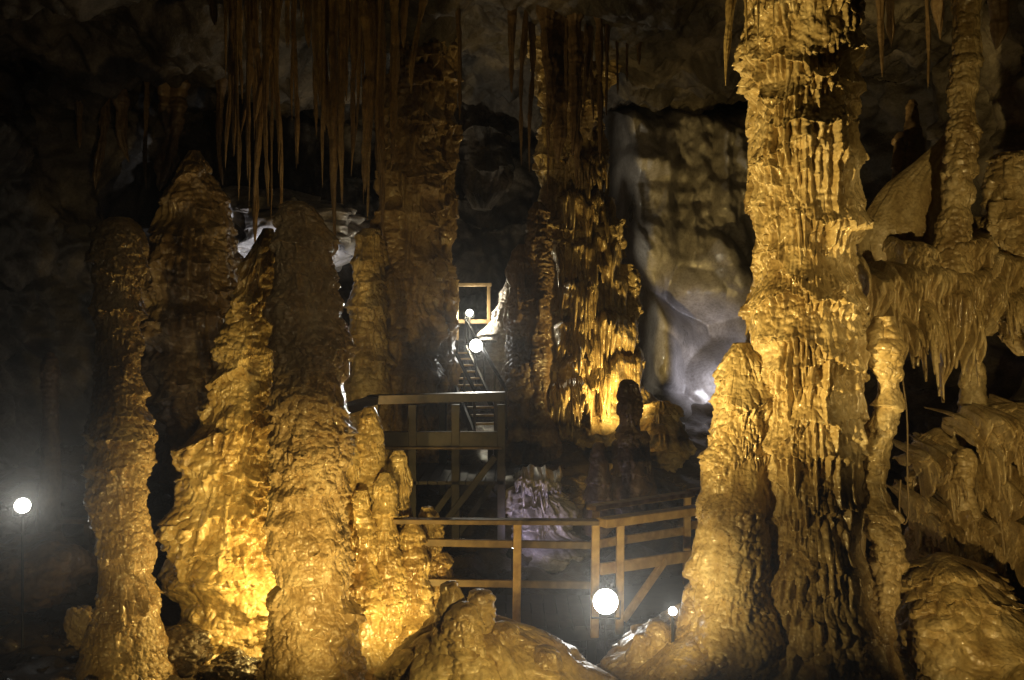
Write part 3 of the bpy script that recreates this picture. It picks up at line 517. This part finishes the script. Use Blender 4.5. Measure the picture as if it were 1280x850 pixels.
def railing(label, pts, zt, mids, posts, mat='wood', zb=0., toprot=(.14, .05), pmat=None, mh=.09):
    r = empty('wooden_railing', (pts[0][0], pts[0][1], zb)); tag(r, label, 'railing')
    for a, b in zip(pts, pts[1:]):
        beam('top_rail', (*a, zt+.004*random.random()), (*b, zt-.02), *toprot, mat, r)
        for m_ in mids: beam('mid_rail', (a[0], a[1]+.06, m_), (b[0], b[1]+.06, m_-.05), .035, mh, mat, r)
    for (x, y) in posts: beam('post', (x, y, zb-.04), (x+.012, y, zt-.03), .075, .075, pmat or mat, r)
    return r
railing('near wooden railing left of the big lamp, with a tall square post in its middle', [(-1.6, 8.38), (.8, 8.4)], 1.04, [.84, .47], [(-1.5, 8.38), (.04, 8.38), (.76, 8.4)], 'midwood', zb=.0, toprot=(.12, .045), pmat='wood', mh=.07)
r2 = railing('near wooden railing right of the big lamp, rising towards the massive column', [(.82, 8.36), (2.0, 9.2), (2.9, 9.85)], 1.02, [.58], [(1.0, 8.5), (1.95, 9.2)], zb=0., toprot=(.15, .08), mh=.11)
beam('brace', (1.05, 8.6, .05), (1.5, 8.9, .55), .05, .07, 'wood', r2)
railing('far wooden railing on the other side of the walkway, right of the big lamp', [(.78, 9.0), (1.95, 9.95), (2.9, 10.7)], 1.04, [.66], [(.82, 9.02), (1.9, 9.92)], zb=0.)
railing('railing glimpsed between the leftmost and the golden stalagmite', [(-5.2, 10.5), (-1.9, 10.2)], .62, [.38], [(-4.9, 10.5), (-3.65, 10.4), (-2.3, 10.25)], 'midwood', zb=-.2)
pf = empty('viewing_platform', (-1, 11.2, .4)); tag(pf, 'dark raised timber viewing platform with railing, left of the staircase foot', 'platform')
zd = .98
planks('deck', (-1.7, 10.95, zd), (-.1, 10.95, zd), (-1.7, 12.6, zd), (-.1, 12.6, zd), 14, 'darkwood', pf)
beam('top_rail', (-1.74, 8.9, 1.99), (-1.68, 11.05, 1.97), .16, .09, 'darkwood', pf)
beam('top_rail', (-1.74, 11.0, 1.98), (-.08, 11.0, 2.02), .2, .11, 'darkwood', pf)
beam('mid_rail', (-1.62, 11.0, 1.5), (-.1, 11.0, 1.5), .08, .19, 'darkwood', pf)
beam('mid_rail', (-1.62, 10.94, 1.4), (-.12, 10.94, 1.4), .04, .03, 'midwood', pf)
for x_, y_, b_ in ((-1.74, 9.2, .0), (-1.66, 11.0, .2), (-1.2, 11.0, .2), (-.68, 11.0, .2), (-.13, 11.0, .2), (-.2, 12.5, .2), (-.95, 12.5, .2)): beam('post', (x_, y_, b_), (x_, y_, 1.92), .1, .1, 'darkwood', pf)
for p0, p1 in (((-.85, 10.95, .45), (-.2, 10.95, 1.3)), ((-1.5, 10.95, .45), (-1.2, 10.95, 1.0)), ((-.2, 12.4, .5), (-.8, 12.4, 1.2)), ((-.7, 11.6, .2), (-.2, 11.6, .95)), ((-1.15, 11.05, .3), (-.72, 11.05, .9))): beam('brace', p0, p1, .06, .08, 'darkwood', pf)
st = empty('wooden_staircase', (-.3, 12.8, 1.0)); tag(st, 'narrow dark staircase climbing from the platform towards the two stair lamps', 'staircase')
s0, s1 = Vector((-.3, 12.7, 1.5)), Vector((-1.0, 15.3, 2.55)); side = Vector((.2, .06, 0))
for k in range(11):
    c = s0.lerp(s1, (k+.3)/11)
    beam('tread', c-side, c+side, .14, .03, 'wood', st)
for sg in (-1, 1):
    beam('stringer', s0+side*sg*1.1-Vector((0, .2, .1)), s1+side*sg*1.1, .04, .14, 'darkwood', st)
    beam('handrail', s0+side*sg*1.1+Vector((0, 0, .5)), s1+side*sg*1.1+Vector((0, 0, .5)), .035, .035, 'darkwood', st)
    for k in range(5):
        c = s0.lerp(s1, k/4)+side*sg*1.1; beam('baluster', c-Vector((0, 0, .05)), c+Vector((0, 0, .5)), .035, .035, 'darkwood', st)
for x0, y0, zz0, z1 in ((-.3, 12.75, .9, 1.4), (-.64, 14.0, 1.0, 1.9), (-.98, 15.2, 1.3, 2.4)): beam('support', (x0, y0, zz0), (x0, y0, z1), .08, .08, 'darkwood', st)
ld = empty('wooden_landing', P(590, 420, 15.8)); tag(ld, 'upper wooden landing with square timber frame at the stair top', 'landing')
a, b = P(571, 358, 15.8), P(611, 358, 15.8); zl = 2.68
planks('deck', (a.x-.2, 15.4, zl), (b.x+.15, 15.4, zl), (a.x-.2, 16.4, zl), (b.x+.15, 16.4, zl), 8, 'darkwood', ld)
for x_ in (a.x, b.x):
    beam('post', (x_, 15.8, 1.8), (x_, 15.8, a.z), .06, .06, 'midwood', ld)
beam('top_rail', (a.x-.05, 15.8, a.z+.03), (b.x+.05, 15.8, a.z+.03), .08, .06, 'midwood', ld)
beam('mid_rail', (a.x+.03, 15.8, 3.02), (b.x-.03, 15.8, 3.02), .05, .07, 'midwood', ld)

# ------------------------------------------------------------------ lamps
def lathe(prof, n=28):
    th = np.linspace(0, 2*math.pi, n, endpoint=False)
    return np.array([[(r*math.cos(t), r*math.sin(t), z) for t in th] for r, z in prof])
def add_light(name, kind, loc, power, colr, parent=None, aim=None, size=60, blend=.8, rad=.08):
    l = bpy.data.lights.new(name, kind); l.energy = power; l.color = colr; l.shadow_soft_size = rad
    o = bpy.data.objects.new(name, l); col.objects.link(o)
    if kind == 'SPOT': l.spot_size = math.radians(size); l.spot_blend = blend
    o.location = Vector(loc)-(parent_loc(parent) if parent else Vector())
    if aim is not None: o.rotation_euler = (Vector(aim)-Vector(loc)).to_track_quat('-Z', 'Y').to_euler()
    if parent: o.parent = parent
    return o
def lamp(label, pos, aim, R, power, colr, postlen, glow='glow', kind='POINT', size=120, laim=None, blend=.9, group='floodlights in the cave'):
    pos = Vector(pos); aim = Vector(aim); d = (aim-pos).normalized()
    root = empty('floodlight', pos-Vector((0, 0, postlen))); tag(root, label, 'lamp', group)
    q = d.to_track_quat('Z', 'Y')
    def part(name, V, mat, cap=True):
        o = link(name, grid_mesh(name, V, True, cap), M[mat], pos, root); o.rotation_euler = q.to_euler(); return o
    pr = [(R*.3, -R*1.5), (R*.5, -R*1.45)]
    for k in range(5):
        z = -R*1.3+k*R*.22; pr += [(R*.62, z), (R*.9, z+.02*R), (R*.9, z+.09*R), (R*.62, z+.11*R)]
    pr += [(R*1.02, -R*.15), (R*1.06, 0), (R*1.06, R*.12), (R*1.0, R*.12)]
    part('housing', lathe(pr), 'metal')
    part('lens', lathe([(R*1.0*math.cos(a), R*.1+R*.62*math.sin(a)) for a in np.linspace(0, 1.5, 10)][::-1]), glow)
    bm = bmesh.new(); s = Vector((1.16*R, 0, 0))
    for sg in (-1, 1): beam_bm(bm, s*sg+Vector((0, 0, -1.3*R)), s*sg+Vector((0, 0, .1*R)), .3*R, .08*R)
    beam_bm(bm, s*-1+Vector((0, 0, -1.34*R)), s+Vector((0, 0, -1.34*R)), .3*R, .08*R)
    me = bpy.data.meshes.new('bracket'); bm.to_mesh(me); bm.free()
    yaw = math.atan2(d.y, d.x)-math.pi/2
    o = link('bracket', me, M['steel'], pos, root); o.rotation_euler = (0, 0, yaw)
    beam('post', pos-Vector((0, 0, postlen)), pos-Vector((0, 0, 1.36*R)), .022, .022, 'metal', root)
    lp = pos+d*R*1.6
    add_light('lamp_light', kind, lp, power, colr, root, Vector(laim) if laim else lp+d*5, size, blend, R*.8)
    return root
WARM = (1, .69, .2); WHITE = (1, .97, .86); COOL = (.88, .87, .97)
cam_p = Vector((0, 0, CZ))
lamp('big round floodlight shining at the viewer in front of the railing post, brightest lamp', P(757, 752, 8.1), cam_p, .11, 1300, WHITE, .75, kind='SPOT', size=30, laim=(0, 0, 3.0), blend=.8)
lamp('round floodlight on a tall pole at the far left edge', P(28, 632, 8.6), (.2, 0, 2.5), .07, 900, WHITE, 1.35, kind='SPOT', size=30, laim=(-.1, 0, 3.0), blend=.8)
lamp('tiny lamp low on the mound at the foot of the massive column', P(841, 764, 6.85), (.1, 0, 2.6), .032, 220, WHITE, .25, kind='SPOT', size=28, laim=(0, 0, 3.0), blend=.8)
lamp('brighter lower floodlight beside the staircase', P(595, 432, 14.2), (0, 0, 2.6), .1, 800, WHITE, .9, kind='SPOT', size=30, laim=(0, 0, 2.8), blend=.8)
lamp('smaller upper floodlight inside the square timber frame', P(587, 391, 15.7), (0, 0, 2.6), .06, 70, (1, .9, .65), .45)
# lamps that stand hidden behind stones and aim at the rock
lamp('floodlight at the foot of the layered column behind the silhouetted stalagmite', P(784, 540, 12.7), P(746, 415, 14.2), .07, 210, WARM, .3, 'glow_warm', 'SPOT', 115)
lamp('floodlight behind the tall knobbly stalagmite aimed at the far wall', P(388, 430, 13.0), P(345, 295, 15.6), .07, 330, (.9, .94, 1), 1.3, 'glow', 'SPOT', 60)
lamp('floodlight behind the golden stalagmite cluster aimed up at the fluted column', P(455, 575, 10.3), P(480, 190, 11.2), .06, 110, (1, .68, .24), .7, 'glow_warm', 'SPOT', 112)
lamp('floodlight low between the knobbly stalagmite and the golden one', P(378, 745, 8.22), P(376, 600, 8.6), .06, 60, WARM, .3, 'glow_warm')
lamp('floodlight low behind the bottom centre mound aimed at the golden cluster', P(524, 842, 7.5), P(490, 640, 8.6), .05, 64, WARM, .15, 'glow_warm', 'SPOT', 140)
lamp('added fill floodlight behind the leftmost stalagmite aimed at the ceiling', P(152, 690, 9.3), P(150, 60, 13.5), .06, 16, (1, .92, .8), .6, 'glow', 'SPOT', 80)  # dim unseen lamp added to lift the ceiling out of black
lamp('floodlight in the pit aimed at the violet-lit mound', P(640, 690, 10.4), P(690, 620, 11.3), .05, 12, (.74, .64, 1), .3, 'glow', 'SPOT', 120)
lamp('floodlight behind the massive column aimed at the pale wall', P(932, 505, 13.8), P(864, 445, 16.0), .06, 110, COOL, 1.0, 'glow', 'SPOT', 66)
add_light('ground_floodlight', 'SPOT', (-2.3, 5.2, .45), 110, WARM, None, (-2.6, 8.6, 1.3), 52, .9, .04)
add_light('ground_floodlight', 'SPOT', (-2.6, 5.0, .4), 55, WARM, None, (-3.4, 8, .5), 42, 1, .04)
add_light('ground_floodlight', 'SPOT', (-.95, 4.9, .6), 420, (1, .68, .2), None, (-1.66, 7.5, 1.1), 56, 1, .03)
add_light('unseen_spot', 'SPOT', (-.9, 5.0, .74), 1150, (1, .71, .23), None, (2.3, 7, 3.8), 54, .8, .035)
add_light('unseen_spot', 'SPOT', (-.4, 5.0, .74), 100, (1, .7, .23), None, (2.0, 7, 1.6), 56, .9, .035)  # second unseen spot, added to lift the lower part of the column
add_light('unseen_spot', 'SPOT', (2.9, 4.2, 2.3), 170, (1, .72, .27), None, (3.8, 8, 3.3), 78, .9, .03)  # unseen light added beyond the frame to brighten the right-hand formations
add_light('unseen_spot', 'SPOT', (2.75, 5.0, .62), 65, (1, .7, .26), None, (3.95, 7.9, 1.2), 66, .9, .03)  # extra unseen light added for the lower right flowstone
add_light('unseen_spot', 'SPOT', (.5, 4.9, .74), 210, (1, .74, .28), None, (1.6, 8.9, .95), 44, .9, .05)  # light without a fixture, added to brighten the railings
add_light('unseen_spot', 'SPOT', (.45, 4.7, .74), 90, (1, .7, .22), None, (-.2, 6.7, .55), 66, .9, .03)  # unseen light added below the frame for the bottom centre mound
add_light('unseen_spot', 'SPOT', (.2, 1.2, 2.6), 100, (1, .78, .44), None, (-2.1, 8.3, 3.2), 30, .9, .04)  # fill light added near the camera for the left stalagmite tops
# ------------------------------------------------------------------ cable
cu = bpy.data.curves.new('cable', 'CURVE'); cu.dimensions = '3D'; cu.bevel_depth = .007
pts = [P(1120, 440, 7.2), P(1131, 480, 7.1), P(1136, 540, 7.05), P(1133, 600, 7.1), P(1138, 640, 7.1), P(1130, 665, 7.1), P(1122, 640, 7.15), P(1126, 600, 7.2)]
sp = cu.splines.new('NURBS'); sp.points.add(len(pts)-1); sp.use_endpoint_u = True
for q, p in zip(sp.points, pts): q.co = (*(p-pts[0]), 1)
co_ = bpy.data.objects.new('tmp', cu); col.objects.link(co_)
dg = bpy.context.evaluated_depsgraph_get(); me = bpy.data.meshes.new_from_object(co_.evaluated_get(dg)); bpy.data.objects.remove(co_)
me.materials.clear()
tag(link('electric_cable', me, M['cable'], pts[0]), 'thin pale cable looping down the right side of the massive column', 'cable')

# ------------------------------------------------------------------ world, camera
w = bpy.data.worlds.new('World'); bpy.context.scene.world = w; w.use_nodes = True
w.node_tree.nodes['Background'].inputs[0].default_value = (.6, .7, 1, 1); w.node_tree.nodes['Background'].inputs[1].default_value = .0005
vs = w.node_tree.nodes.new('ShaderNodeVolumeScatter'); vs.inputs['Density'].default_value = .00055; vs.inputs['Anisotropy'].default_value = .86
w.node_tree.links.new(vs.outputs[0], w.node_tree.nodes['World Output'].inputs['Volume'])
cd = bpy.data.cameras.new('camera'); cd.lens = 32; cd.sensor_width = 36; cd.clip_end = 200
c = bpy.data.objects.new('camera', cd); col.objects.link(c); c.location = cam_p; c.rotation_euler = (math.radians(90), 0, 0)
sc = bpy.context.scene; sc.camera = c
sc.view_settings.view_transform = 'Standard'; sc.view_settings.look = 'None'; sc.view_settings.exposure = 0
